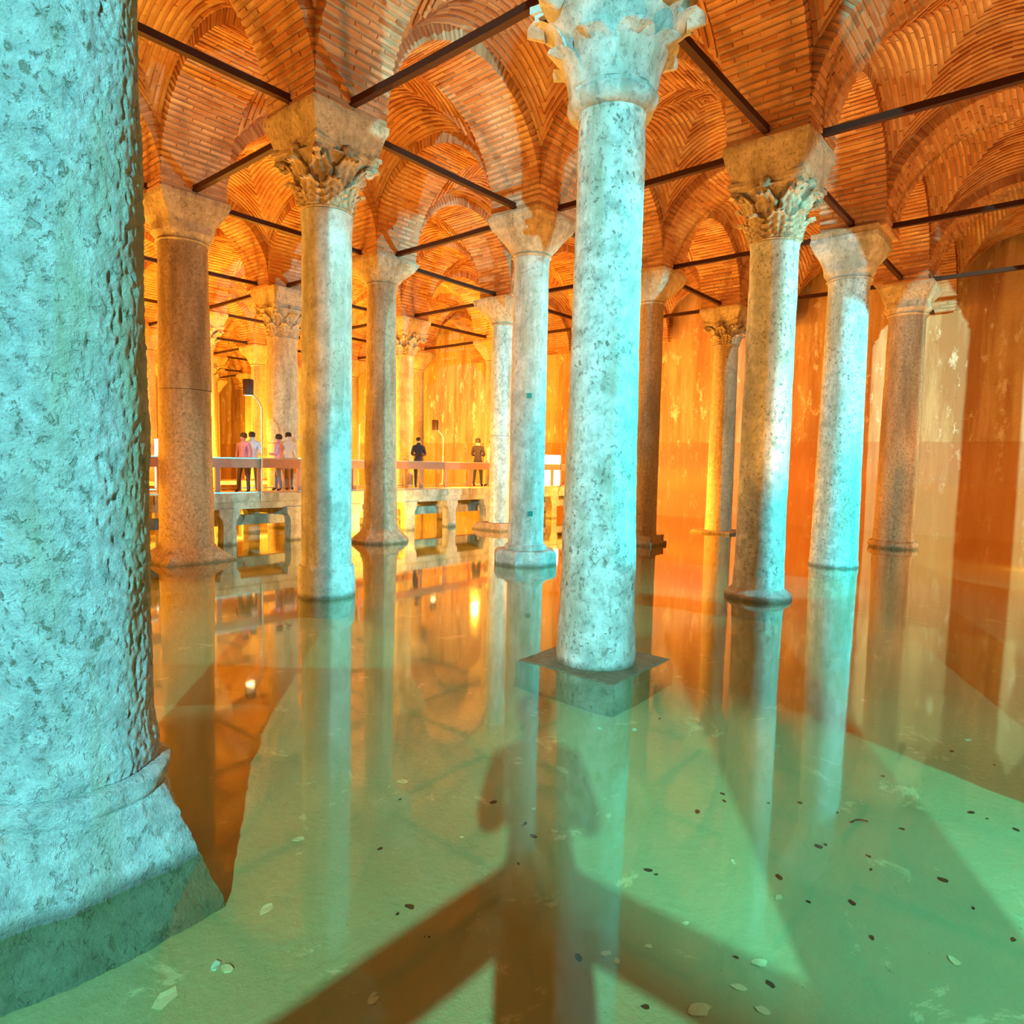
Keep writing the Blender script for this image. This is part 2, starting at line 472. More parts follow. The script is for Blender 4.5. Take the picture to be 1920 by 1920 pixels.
def joined(mats, name):
    vs = []; fs = []; n = 0
    for i, m in enumerate(mats):
        a = np.array(m); p = BV[i % 6] @ a[:3, :3].T + a[:3, 3]
        vs += [tuple(q) for q in p]; fs += [tuple(k + n for k in q) for q in BF]; n += 8
    return mesh(name, vs, fs, M_BRICK)


def arch_core():
    m = MB(); N = 40; top = 7.4 - ZC; r = R0 + 0.006
    pts = [(r * math.cos(math.pi * i / N), r * math.sin(math.pi * i / N)) for i in range(N + 1)]
    w_ = HW - 0.002
    def outer(p):
        x, z = p
        s = min(R0 / max(abs(x), 1e-6), top / max(abs(z), 1e-6)); return (x * s * 1.0, z * s)
    o = [outer(p) for p in pts]
    for i in range(N):
        a, b, c, d = pts[i], pts[i + 1], o[i + 1], o[i]
        m.add([(a[0], -w_, a[1]), (b[0], -w_, b[1]), (b[0], w_, b[1]), (a[0], w_, a[1])], [(0, 1, 2, 3)])
        for s in (-1, 1):
            m.add([(a[0], s * w_, a[1]), (b[0], s * w_, b[1]), (c[0], s * w_, c[1]), (d[0], s * w_, d[1])], [(0, 1, 2, 3) if s < 0 else (3, 2, 1, 0)])
    return m.me('arch_core', M_MORTAR)


def web_core():
    N = 44; h = 1.81
    v = []
    for j in range(N + 1):
        for i in range(N + 1):
            x = -h + 2 * h * i / N; y = -h + 2 * h * j / N
            cx, cy = max(-1.8, min(1.8, x)), max(-1.8, min(1.8, y))
            v.append((x, y, zweb(cx, cy) + 0.012 * noise.noise(Vector((x * 2, y * 2, 1)))))
    f = [(j * (N + 1) + i, (j + 1) * (N + 1) + i, (j + 1) * (N + 1) + i + 1, j * (N + 1) + i + 1) for j in range(N) for i in range(N)]
    return mesh('vault_web', v, f, M_MORTAR, True, 25)


AB = [arch_bricks(i) for i in range(3)]
WB = [web_bricks(i) for i in range(3)]
ACORE = arch_core(); WCORE = web_core()
AFAR = joined(AB[0], 'arch_bricks'); WFAR = joined([m for _, m in WB[0]], 'web_bricks')
PIER = MB().box(-HW, HW, -HW, HW, ZI - 0.02 - ZC, 7.45 - ZC).me('pier', M_MORTAR)


def pier_bricks():
    r = random.Random(5); out = []
    z = ZI - ZC + 0.02
    k = 0
    while z < R0 * 0.55:
        for side in range(4):
            rot = Matrix.Rotation(side * math.pi / 2, 4, 'Z')
            if z > 0.1:                       # only the corners stay free beside the arches
                break
            cuts = [-HW, -HW + (.4 if k % 2 else .2), HW - (.4 if k % 2 else .6), HW]
            for a, b in zip(cuts[:-1], cuts[1:]):
                out.append(rot @ frame((HW - .04 + r.uniform(0, .012), (a + b) / 2, z), (0, 1, 0), (-1, 0, 0), (b - a - .014, .05, .1)))
        z += 0.097; k += 1
    return out


PBR = joined(pier_bricks(), 'pier_bricks')

# short descriptions of the columns, used in labels
WHO = {(-1, 0): 'huge pitted front column', (0, 0): 'tall turquoise centre column', (0, 1): 'column lit half orange half pale blue',
       (0, 2): 'stout orange column behind the front one', (1, 0): 'leafy column lit half brown half cyan', (1, 1): 'plain-headed column right behind the centre one',
       (1, 2): 'orange and grey column on a flared foot', (2, 0): 'fully cyan plain column', (2, 1): 'dark brown column on a square plinth',
       (3, 0): 'brown column with a thin cyan edge', (3, 1): 'slim far column on a flat slab', (2, 2): 'grey column standing before the walkway',
       (1, 3): 'thick broken orange column behind the walkway', (2, 3): 'slim orange column behind the walkway'}
SH = {(-1, 0): 'huge pitted column', (0, 0): 'turquoise centre column', (0, 1): 'orange and pale blue column', (0, 2): 'stout orange column',
      (1, 0): 'brown and cyan leafy column', (1, 1): 'octagon footed column', (1, 2): 'flared foot column', (2, 0): 'fully cyan column',
      (2, 1): 'dark brown column', (3, 0): 'thin cyan edged column', (3, 1): 'far flat slab column', (2, 2): 'grey column before the walkway',
      (1, 3): 'thick broken column', (2, 3): 'slim column beyond it'}
ci = 0
for i in range(-2, 4):
    for j in range(-2, 10):
        x, y = i * S, j * S
        # pier above the column
        if not (i == -2 and j > 2):
            vis = (i, j) in WHO
            p = mobj('brick_pier', PIER, None, (x, y, ZC))
            c = mobj('brick', PBR, p); c['kind'] = 'stuff'
            if vis: tag(p, 'brick springing block on top of the ' + WHO[(i, j)], 'pier')
            else: tag(p, 'brick springing block on a distant or unseen column', 'pier', 'far springing blocks')
        # arches along u (x) and v (y)
        for d in (0, 1):
            a, b = (i, j), ((i + 1, j) if d == 0 else (i, j + 1))
            if a[0] < -1 and b[0] < 0 and j > 1: continue
            if d == 1 and j == 9: continue
            near = (a in WHO and b in WHO and a != (2, 3) and b != (2, 3) and b != (1, 3) and a != (-1, 0)) or (a, b) in (((-1, 1), (0, 1)), ((1, -1), (1, 0)), ((2, -1), (2, 0)), ((3, -1), (3, 0)), ((-1, 2), (0, 2)), ((0, -1), (0, 0)))
            wall_end = d == 0 and b[0] == 4
            loc = (x + (S / 2 if d == 0 else 0), y + (S / 2 if d == 1 else 0), ZC)
            t = empty('brick_arch', loc, 0 if d == 0 else math.pi / 2)
            mobj('mortar_core', ACORE, t)
            if near or (wall_end and a in WHO):
                for m in AB[ci % 3]:
                    o = D.objects.new('brick', BR[rnd.randrange(6)]); COL.objects.link(o); o.parent = t; o.matrix_basis = m
                ci += 1
            else:
                o = mobj('brick', AFAR, t); o['kind'] = 'stuff'
            if a in WHO and b in WHO: lab = 'brick arch from the %s to the %s' % (SH[a], SH[b])
            elif a in WHO: lab = 'brick arch from the %s %s' % (SH[a], 'to the wall' if wall_end else 'further to the right' if d == 0 else 'further to the left')
            elif b in WHO: lab = 'brick arch reaching the %s from %s' % (SH[b], 'the left side' if d == 0 else 'the near right side')
            else: lab = None
            if lab:
                tag(t, lab, 'arch')
            else:
                tag(t, 'brick arch among the distant vaults beyond the named columns', 'arch', 'distant arches')

BAYS = {(0, 0): 'between the centre column and the plain-headed column behind it', (0, 1): 'behind the half pale blue column, left of the centre column',
        (1, 0): 'behind the leafy half cyan column', (1, -1): 'at the upper right, in front of the fully cyan column',
        (1, 1): 'between the plain-headed column and the walkway', (2, -1): 'at the far right beside the cyan edged column', (2, 0): 'behind the fully cyan column',
        (-1, 1): 'at the upper left beside the huge pitted column', (0, -1): 'at the top right corner, nearest of the vaults', (0, 2): 'over the left of the walkway',
        (3, 0): 'against the wall behind the cyan edged column', (3, -1): 'against the wall at the far right'}
NEARBAY = {(0, 0), (0, 1), (1, 0), (1, -1), (1, 1), (2, -1), (2, 0), (-1, 1), (0, -1), (3, -1)}
for i in range(-2, 4):
    for j in range(-2, 9):
        if i == -2 and j > 1: continue
        t = empty('brick_vault', (i * S + S / 2, j * S + S / 2, ZC))
        if (i, j) in NEARBAY:
            webs = [mobj('web', WCORE, t)]
            mats = WB[(i + j) % 3]
            # bricks nearest to the camera first: the 300 largest as single pieces, the rest joined
            wm = Matrix.Translation(t.location)
            order = sorted(mats, key=lambda sm: (Vector((sm[1][0][3], sm[1][1][3], 0)) + t.location - Vector((CAM[0], CAM[1], 0))).length)
            for s_, m in order[:300]:
                o = D.objects.new('brick', BR[rnd.randrange(6)]); COL.objects.link(o); o.parent = t; o.matrix_basis = m
            if len(order) > 300:
                o = mobj('brick', joined([m for _, m in order[300:]], 'web_bricks'), t); o['kind'] = 'stuff'
        else:
            mobj('web', WCORE, t); o = mobj('brick', WFAR, t); o['kind'] = 'stuff'
        if (i, j) in BAYS: tag(t, 'brick groin vault ' + BAYS[(i, j)], 'vault')
        else: tag(t, 'brick groin vault in the distance or out of sight', 'vault', 'distant vaults')

# ---------------------------------------------------------------- tie rods
def rod(a, b, label, group=None):
    xa, ya, xb, yb = a[0] * S, a[1] * S, b[0] * S, b[1] * S
    L = math.hypot(xb - xa, yb - ya) - 2 * HW + 0.10
    n = 12; h = 0.048
    v = []; f = []
    for k in range(n + 1):
        x = -L / 2 + L * k / n; sag = -0.012 * (1 - (2 * k / n - 1) ** 2)
        for yy, zz in ((-h, -h), (h, -h), (h, h), (-h, h)):
            v.append((x, yy + .003 * noise.noise(Vector((x * 3, yy, xa))), zz + sag + .003 * noise.noise(Vector((x * 3, zz, ya)))))
    for k in range(n):
        for q in range(4):
            p = k * 4 + q; r = k * 4 + (q + 1) % 4; f.append((p, p + 4, r + 4, r))
    f += [(0, 1, 2, 3), (n * 4 + 3, n * 4 + 2, n * 4 + 1, n * 4)]
    o = mobj('tie_rod', mesh('tie_rod', v, f, M_IRON), None, ((xa + xb) / 2, (ya + yb) / 2, ZR + 0.02), math.atan2(yb - ya, xb - xa))
    tag(o, label, 'tie rod', group)


for i in range(-1, 4):
    for j in range(-1, 9):
        for d in (0, 1):
            a, b = (i, j), ((i + 1, j) if d == 0 else (i, j + 1))
            if b[0] == 4 and a not in ((3, 0),): continue
            if a == (-1, 0) or b == (-1, 0) or (a[0] == -1 and j < 1): continue
            if a in WHO and b in WHO: rod(a, b, 'iron tie rod from the %s to the %s' % (SH[a], SH[b]))
            elif b in WHO and d == 0: rod(a, b, 'iron tie rod reaching the %s from its left' % SH[b])
            elif b in WHO: rod(a, b, 'iron tie rod running right from the %s' % SH[b])
            elif a in WHO: rod(a, b, 'iron tie rod running back from the %s%s' % (SH[a], ' to the left' if d else ''))
            else: rod(a, b, 'thin dark tie rod among the distant vaults', 'distant tie rods')

# ---------------------------------------------------------------- columns
def leaf_mesh(name, hgt, wid, curl, mat, carved=True, nu=16, nv=14, thick=0.03, bk=0.012):
    front = []; back = []
    for j in range(nv + 1):
        t = j / nv
        prof = curl * (0.18 * t + 0.55 * t ** 3)
        zz = hgt * t
        if t > 0.78:
            q = (t - 0.78) / 0.22
            prof = curl * (0.18 * .78 + 0.55 * .78 ** 3) + curl * 0.55 * math.sin(q * math.pi * 0.55)
            zz = hgt * (0.78 + 0.22 * math.sin(q * math.pi * 0.62) * 0.75)
            if q > .6: zz -= hgt * 0.10 * (q - .6) / .4
        wd = wid * (0.62 + 0.38 * math.sin(min(1, t * 1.25) * math.pi * 0.5)) * (1 - 0.55 * max(0, t - 0.62) / 0.38)
        if carved: wd *= 1 + 0.13 * math.cos(t * 26)
        else: wd = wid * (0.70 + 0.30 * math.sin(min(1, t * 1.4) * math.pi * .5)) * math.sqrt(max(.03, 1 - (max(0, t - .58) / .42) ** 2))
        for i in range(nu + 1):
            s = -1 + 2 * i / nu
            x = s * wd / 2
            hump = thick * (1 - 0.75 * s * s)
            if carved:
                hump += 0.022 * math.cos(s * math.pi * 3.0 * (1 - .25 * t) + 0) * (0.4 + .6 * t) + 0.012 * math.cos(t * 26 + abs(s) * 7)
            front.append((x, prof + hump + 0.015, zz)); back.append((x * (1 if carved else .85), prof - bk, zz - bk * .5))
    v = front + back; n = (nu + 1); N = n * (nv + 1); f = []
    for j in range(nv):
        for i in range(nu):
            a = j * n + i
            f.append((a + 1, a, a + n, a + n + 1)); f.append((N + a, N + a + 1, N + a + n + 1, N + a + n))
    for j in range(nv):
        a = j * n; f.append((a, N + a, N + a + n, a + n)); a = j * n + nu; f.append((a, a + n, N + a + n, N + a))
    for i in range(nu):
        a = i; f.append((a, a + 1, N + a + 1, N + a)); a = nv * n + i; f.append((a + 1, a, N + a, N + a + 1))
    return mesh(name, v, f, mat, True, 55)


def volute_mesh(mat):
    m = MB(); pts = []
    for k in range(22):
        a = k / 21 * math.pi * 2.6; r = 0.085 * (1 - k / 26)
        pts.append((0, r * math.cos(a), r * math.sin(a)))
    m.tube(pts, [0.035 * (1 - k / 30) + .01 for k in range(22)], 8)
    return m.me('volute', mat, True, 60)


LEAVES = {}
def leafset(mat):
    if mat.name not in LEAVES:
        LEAVES[mat.name] = (leaf_mesh('leaf_low', 0.34, 0.30, 0.17, mat), leaf_mesh('leaf_high', 0.56, 0.34, 0.27, mat), volute_mesh(mat))
    return LEAVES[mat.name]


def abacus(z0, z1, half, mat, seed):
    """slab with concave sides"""
    v = []; f = []; n = 48
    for z, k in ((z0, .93), (z0 + (z1 - z0) * .45, .95), (z0 + (z1 - z0) * .5, 1.0), (z1, 1.0)):
        for a in range(n):
            t = 2 * math.pi * a / n; c, s = math.cos(t), math.sin(t); q = max(abs(c), abs(s)); other = min(abs(c), abs(s)) / q
            r = half * k / q * (0.86 + 0.14 * other ** 1.6)
            r += .012 * noise.noise(Vector((c * 3, s * 3, z * 4 + seed)))
            v.append((r * c, r * s, z))
    for i in range(3):
        for a in range(n): b = (a + 1) % n; f.append((i * n + a, i * n + b, (i + 1) * n + b, (i + 1) * n + a))
    f.append(tuple(range(n - 1, -1, -1))); f.append(tuple(range(3 * n, 4 * n)))
    return mesh('abacus', v, f, mat, True, 35)


def corinthian(root, zt, ztop, r, mat, seed, detail=True):
    h = ztop - zt
    v, f = loft([(zt, r * 1.0, 0), (zt + .03, r * 1.06, 0), (zt + .06, r * 1.0, 0), (zt + h * .45, r * 1.05, 0), (zt + h * .8, r * 1.3, 0.15), (zt + h * .88, r * 1.45, .3)], 40, .01, 3, seed)
    cap = mobj('capital', mesh('capital', v, f, mat, True, 50), root)
    mobj('abacus', abacus(zt + h * .86, ztop, 0.56, mat, seed), cap)
    lo, hi, vo = leafset(mat)
    for k in range(8):
        a = k * math.pi / 4 + math.pi / 8
        for me_, off, ang, zz in ((lo, r * 0.96, a, zt + .05), (hi, r * 0.93, a + math.pi / 8, zt + .12)):
            o = D.objects.new('leaf', me_); link(o, cap)
            o.location = (math.cos(ang) * off, math.sin(ang) * off, zz); o.rotation_euler = (rnd.uniform(-.03, .03), 0, ang - math.pi / 2)
            o.scale = (1, 1, rnd.uniform(.95, 1.05) * h / .83)
    for k in range(4):
        a = k * math.pi / 2 + math.pi / 4
        o = D.objects.new('volute', vo); link(o, cap); o.location = (math.cos(a) * .62, math.sin(a) * .62, ztop - .21); o.rotation_euler = (0, 0, a - math.pi / 2); o.scale = (1.3, 1.1, 1.1)
        b = k * math.pi / 2
        m = MB(); vv, ff = loft([(-.075, .03, 0), (-.05, .07, 0), (0, .085, 0), (.05, .07, 0), (.08, .03, 0)], 12, .02, 9, seed + k); m.add(vv, ff)
        o = mobj('fleuron', m.me('fleuron', mat, True, 60), cap, (math.cos(b) * .50, math.sin(b) * .50, ztop - .07))
    return cap


def plain_capital(root, zt, ztop, r, mat, seed, half=0.63):
    h = ztop - zt
    keys = [(zt, r * 1.0, 0), (zt + .035, r * 1.10, 0), (zt + .07, r * 1.02, 0), (zt + h * .22, r * 1.22, .12), (zt + h * .45, half * .82, .45), (zt + h * .68, half * .95, .8),
            (zt + h * .80, half * .985, .93), (zt + h * .86, half * 1.0, .97), (zt + h * .88, half * 1.02, .985), (ztop, half * 1.02, .985)]
    v, f = loft(dense(keys, .04), 72, .03, 2.2, seed, True, .3)
    return mobj('capital', mesh('capital', v, f, mat, True, 40), root)


def rough_capital(root, zt, ztop, r, mat, seed):
    h = ztop - zt
    keys = [(zt, r * 1.02, 0), (zt + .03, r * 1.2, 0), (zt + .09, r * 1.30, 0), (zt + .15, r * 1.30, 0), (zt + .19, r * 1.12, 0), (zt + .28, r * 1.12, 0), (zt + h * .5, r * 1.22, .05), (zt + h * .8, r * 1.5, .2), (ztop - .1, r * 1.7, .35)]
    v, f = loft(dense(keys, .03), 90, .05, 3.0, seed, True, .35)
    cap = mobj('capital', mesh('capital', v, f, mat, True, 60), root)
    lm = leaf_mesh('plain_leaf', 0.46, 0.44, 0.26, mat, False, 14, 18, .07, .07)
    lu = leaf_mesh('plain_leaf_high', 0.76, 0.56, 0.46, mat, False, 14, 18, .08, .09)
    for k in range(8):
        a = k * math.pi / 4 + .12
        o = D.objects.new('leaf', lm); link(o, cap); o.location = (math.cos(a) * r * 1.02, math.sin(a) * r * 1.02, zt + .16); o.rotation_euler = (0, rnd.uniform(-.06, .06), a - math.pi / 2); o.scale = (1, 1, rnd.uniform(.9, 1.1))
        a += math.pi / 8
        o = D.objects.new('leaf', lu); link(o, cap); o.location = (math.cos(a) * r * 1.0, math.sin(a) * r * 1.0, zt + .20); o.rotation_euler = (0, rnd.uniform(-.06, .06), a - math.pi / 2)
    mobj('abacus', abacus(ztop - .14, ztop, 0.60, mat, seed), cap)
    return cap


def impost(root, z0, z1, mat, seed, b0=.52, b1=.635):
    keys = [(z0, b0, .95), (z0 + .02, b0 * 1.01, .97), (z0 + (z1 - z0) * .45, b0 * 1.12, .97), (z1 - .12, b1 * .985, .97), (z1 - .1, b1, .985), (z1, b1, .985)]
    v, f = loft(dense(keys, .05), 72, .03, 2.5, seed, True, .3)
    return mobj('impost_block', mesh('impost_block', v, f, mat, True, 40), root)


def shaft(root, keys, mat, seed, n=48, amp=.012, step=.12, fine=.3, name='shaft', freq=1.6):
    v, f = loft(dense([(z, r, 0) for z, r in keys], step), n, amp, freq, seed, True, fine)
    return mobj(name, mesh(name, v, f, mat, True, 60), root)


def part(root, name, keys, mat, seed, n=64, amp=.02, step=.05, freq=3, sharp=40):
    v, f = loft(dense(keys, step), n, amp, freq, seed, True, .4)
    return mobj(name, mesh(name, v, f, mat, True, sharp), root)


def column(ij, off=(0, 0), label='', group=None):
    t = empty('column', (ij[0] * S + off[0], ij[1] * S + off[1], 0))
    tag(t, label, 'column', group, 'thing')
    return t


Z0 = ZF - 0.08
# A: the huge pitted column at the left edge
A = column((-1, 0), (0.02, 0.0), 'huge rough pitted stone column filling the left edge, on a flared block')
def rough_shaft(r0, zs, n, seed):
    v = []
    for z in zs:
        for k in range(n):
            t = 2 * math.pi * k / n; c, s_ = math.cos(t), math.sin(t)
            p = Vector((c * r0 * 7, s_ * r0 * 7, z * 3.2 + seed)); q = Vector((c * r0 * 26, s_ * r0 * 26, z * 13 + seed))
            d = noise.noise(p) * .014 + noise.noise(p * .4) * .010 + abs(noise.noise(q)) * -.016 + noise.noise(q * 2.3) * .006
            pit = noise.noise(Vector((c * r0 * 30, s_ * r0 * 30, z * 24)) + Vector((5, 9, 2)))
            d -= .014 * max(0.0, pit - .28) / .4
            r = r0 - .012 * max(0, z) / 3 + .030 * math.exp(-((z + 1.50) / .12) ** 2) + d + .006
            v.append((r * c, r * s_, z))
    m = len(zs)
    f = [(i * n + a, i * n + (a + 1) % n, (i + 1) * n + (a + 1) % n, (i + 1) * n + a) for i in range(m - 1) for a in range(n)]
    f += [tuple(range(n - 1, -1, -1)), tuple(range((m - 1) * n, m * n))]
    return v, f


va, fa = rough_shaft(.375, list(np.arange(-1.565, 2.4, 0.014)) + [2.6, 3.0, 3.6], 260, 11.0)
mobj('shaft', mesh('shaft', va, fa, M_ROUGH, True, 60), A)
part(A, 'base_ring', [(-1.70, .43, 0), (-1.66, .455, 0), (-1.60, .455, 0), (-1.575, .42, 0)], M_ROUGH, 4, 120, .02, .012, 5, 50)
part(A, 'flared_block', [(Z0, .60, .72), (-2.30, .58, .72), (-2.06, .50, .66), (-1.85, .455, .50), (-1.72, .44, .25), (-1.68, .43, .1)], M_ROUGH, 8, 200, .035, .015, 4, 50)
plain_capital(A, 3.6, 4.4, .36, M_ROUGH, 3, .6); impost(A, 4.4, ZI, M_SAND, 5)

# B: tall centre column with an unfinished leaf capital
B = column((0, 0), (0.02, -0.03), 'tall speckled marble column lit turquoise, in the centre on a sunken slab')
shaft(B, [(Z0, .415), (-1.98, .412), (-1.45, .392), (-.5, .372), (1.2, .345), (3.36, .332), (3.44, .345)], M_SPECK, 21, 128, .016, .05, .5)
part(B, 'base_slab', [(Z0, .60, 1.0), (-2.09, .60, 1.0), (-2.052, .57, .97)], M_SAND, 6, 96, .03, .04, 3)
rough_capital(B, 3.42, 4.42, .345, M_MARBLE, 5); impost(B, 4.42, ZI, M_SAND, 8)

# C
C_ = column((0, 1), (0, .01), 'marble column with carved leaf capital, one side orange, the other pale blue')
shaft(C_, [(-1.60, .372), (-1.55, .368), (-.9, .366), (1.0, .364), (3.3, .356), (3.42, .37), (3.52, .372)], M_MARBLE, 31, 96, .008, .08, .4)
part(C_, 'base_drum', [(Z0, .425, 0), (-2.0, .425, 0), (-1.70, .415, 0), (-1.635, .41, 0), (-1.60, .395, 0)], M_MARBLE, 7, 96, .012, .05)
corinthian(C_, 3.52, 4.36, .36, M_SAND, 2); impost(C_, 4.36, ZI, M_SAND, 12)

# D
D_ = column((0, 2), (0.02, -.02), 'stout orange lit column in two drums behind the front one, on a flared base')
shaft(D_, [(-1.78, .50), (-1.5, .495), (-.5, .484), (1.25, .462)], M_GRANITE, 41, 72, .02, .08, .5)
shaft(D_, [(1.26, .475), (1.5, .470), (3.9, .435), (3.98, .45)], M_GRANITE, 42, 72, .012, .08, .5, 'upper_drum')
part(D_, 'flared_base', [(Z0, .74, .8), (-2.05, .72, .8), (-1.92, .62, .6), (-1.80, .52, .2), (-1.77, .52, 0)], M_GRANITE, 43, 72, .03, .04)
plain_capital(D_, 3.98, ZI, .44, M_SAND, 44)

# E
E_ = column((1, 2), (0.01, -.02), 'orange and grey split lit column standing on a flared base left of centre')
shaft(E_, [(-1.74, .44), (-1.6, .425), (-.5, .40), (1.5, .375), (4.1, .352), (4.21, .37)], M_SAND, 51, 64, .010, .1, .5)
part(E_, 'flared_base', [(Z0, .70, 'o'), (-2.05, .70, 'o'), (-1.98, .69, 'o'), (-1.80, .50, 'o'), (-1.74, .44, 'o'), (-1.70, .44, 'o')], M_SAND, 52, 64, .03, .05)
plain_capital(E_, 4.21, ZI, .36, M_SAND, 53)

# F
F_ = column((1, 1), (-0.02, .02), 'pale cyan column with plain bell capital on an octagonal plinth, left of centre column')
shaft(F_, [(-1.75, .375), (-1.60, .362), (-.5, .358), (2, .352), (3.9, .347), (4.03, .365)], M_MARBLE, 61, 72, .012, .08, .5)
part(F_, 'base_ring', [(-1.78, .41, 0), (-1.75, .425, 0), (-1.69, .425, 0), (-1.66, .39, 0)], M_MARBLE, 62, 64, .02, .015)
part(F_, 'octagonal_plinth', [(Z0, .62, 'o'), (-1.84, .62, 'o'), (-1.77, .57, 'o')], M_MARBLE, 63, 64, .02, .04)
plain_capital(F_, 4.03, ZI, .36, M_SAND, 64)
pl = MB().box(-.05, .05, -.01, .01, -.05, .05)
for (zz, aa) in ((1.32, 3.85), (-1.02, 4.05)):
    o = mobj('small_plate', pl.me('small_plate', M_TEAL), F_, (math.cos(aa) * .362, math.sin(aa) * .362, zz), aa - math.pi / 2); o['label'] = 'small square green plate'

# G
G_ = column((1, 0), (-.01, .01), 'column with carved leaf capital, left half brown, right half bright cyan, right of centre')
shaft(G_, [(Z0, .42), (-1.98, .41), (-1.88, .395), (-1.62, .385), (-1.60, .378), (-.4, .368), (3.3, .352), (3.40, .365)], M_SPECK, 71, 96, .010, .08, .5)
part(G_, 'base_ring', [(Z0, .50, 0), (-2.05, .515, 0), (-1.98, .50, 0), (-1.93, .43, 0), (-1.90, .40, 0)], M_MARBLE, 72, 72, .012, .02)
corinthian(G_, 3.40, 4.28, .355, M_SAND, 9); impost(G_, 4.28, ZI, M_SAND, 74)

# H
H_ = column((2, 0), (-.10, .12), 'plain column lit bright cyan from top to water, right of leafy one')
shaft(H_, [(Z0, .50), (-2.0, .49), (-1.90, .472), (-.5, .45), (2, .415), (3.8, .393), (3.87, .41)], M_SPECK, 81, 72, .012, .1, .5)
plain_capital(H_, 3.87, ZI - .12, .40, M_MARBLE, 82, .62)
part(H_, 'impost_block', [(ZI - .12, .62, 1.0), (ZI, .63, 1.0)], M_SAND, 83, 48, .015, .05)

# I
I_ = column((3, 0), (.06, -.08), 'brown column with thin cyan right edge and dark ring base, before the right wall')
shaft(I_, [(-1.9, .505), (-1.8, .495), (-.5, .475), (2, .455), (3.9, .435), (4.01, .45)], M_GRANITE, 91, 64, .015, .1, .5)
part(I_, 'base_ring', [(Z0, .56, 0), (-2.05, .58, 0), (-1.98, .61, 0), (-1.90, .59, 0), (-1.86, .52, 0)], M_GRANITE, 92, 64, .03, .03)
plain_capital(I_, 4.01, ZI, .45, M_SAND, 93)

# J
J_ = column((2, 1), (.03, -.02), 'dark brown column partly hidden by the centre column, on a stepped square plinth')
shaft(J_, [(-1.80, .325), (-1.5, .312), (1, .305), (3.9, .298), (4.04, .32)], M_GRANITE, 101, 56, .010, .1, .5)
part(J_, 'square_plinth', [(Z0, .44, 1.0), (-1.97, .44, 1.0), (-1.95, .38, 1.0), (-1.80, .38, 1.0)], M_GRANITE, 102, 48, .015, .04)
plain_capital(J_, 4.04, ZI, .32, M_SAND, 103)

# K
K_ = column((3, 1), (0, 0), 'slim far column with leaf capital on a flat slab, blue right edge')
shaft(K_, [(-1.99, .41), (-1.7, .402), (1, .385), (3.6, .362), (3.68, .37)], M_SAND, 111, 56, .010, .1, .5)
part(K_, 'base_slab', [(Z0, .62, .6), (-2.06, .72, .6), (-1.99, .70, .6)], M_GRANITE, 112, 48, .03, .03)
corinthian(K_, 3.68, 4.4, .36, M_SAND, 113); impost(K_, 4.4, ZI, M_SAND, 114)

# L, M, N
L_ = column((1, 3), (.10, -.12), 'thick orange column with a broken ridge and leaf capital behind the walkway lamp')
shaft(L_, [(Z0, .44), (.40, .43)], M_SAND, 121, 56, .010, .1, .5)
shaft(L_, [(.42, .425), (.8, .46), (3.4, .43), (3.44, .44)], M_SAND, 122, 56, .03, .1, .5, 'upper_drum')
corinthian(L_, 3.44, 4.35, .41, M_SAND, 123); impost(L_, 4.35, ZI, M_SAND, 124)
M_ = column((2, 3), (.04, -.05), 'slim pale orange column behind the walkway railing, right of the flared base column')
shaft(M_, [(Z0, .34), (.5, .31), (3.4, .305), (3.56, .32)], M_MARBLE, 131, 48, .008, .12, .4)
corinthian(M_, 3.56, 4.35, .33, M_SAND, 133); impost(M_, 4.35, ZI, M_SAND, 134)
N_ = column((2, 2), (-.10, .12), 'grey orange column with rough slab base, standing right before the walkway')
shaft(N_, [(-1.85, .335), (-.5, .322), (.78, .32)], M_SPECK, 141, 56, .010, .1, .5)
shaft(N_, [(.79, .318), (2.5, .32), (3.95, .318), (4.05, .33)], M_SPECK, 142, 56, .010, .1, .5, 'upper_drum')
part(N_, 'base_slab', [(Z0, .62, .9), (-2.0, .60, .9), (-1.84, .50, .9)], M_GRANITE, 143, 56, .04, .04)
plain_capital(N_, 4.05, ZI, .33, M_SAND, 144)

# distant and unseen columns
far = {(1, 5): 'p', (1, 4): 'c', (3, 3): 'p', (2, 4): 'c', (3, 4): 'p', (3, 2): 'p', (0, 4): 'p', (0, 3): 'c'}
fcol = {}
def far_column(i, j, typ, label, group, off=(0, 0)):
    t = column((i, j), off, label, group)
    mat = M_SAND if (i + j) % 2 else M_GRANITE
    key = (typ, (i + j) % 2)
    if key not in fcol:
        tmp = []
        shaft(t, [(Z0, .42), (.3, .395), (3.6 if typ == 'c' else 3.95, .37)], mat, i * 7 + j, 40, .012, .2, .4)
        if typ == 'c': corinthian(t, 3.6, 4.38, .37, mat, 2); impost(t, 4.38, ZI, mat, 5)
        else: plain_capital(t, 3.95, ZI, .38, mat, 6)
        fcol[key] = t
    else:
        def cp(o, p):
            for ch in list(o.children):
                c = ch.copy(); COL.objects.link(c); c.parent = p; cp(ch, c)
        cp(fcol[key], t)
    return t

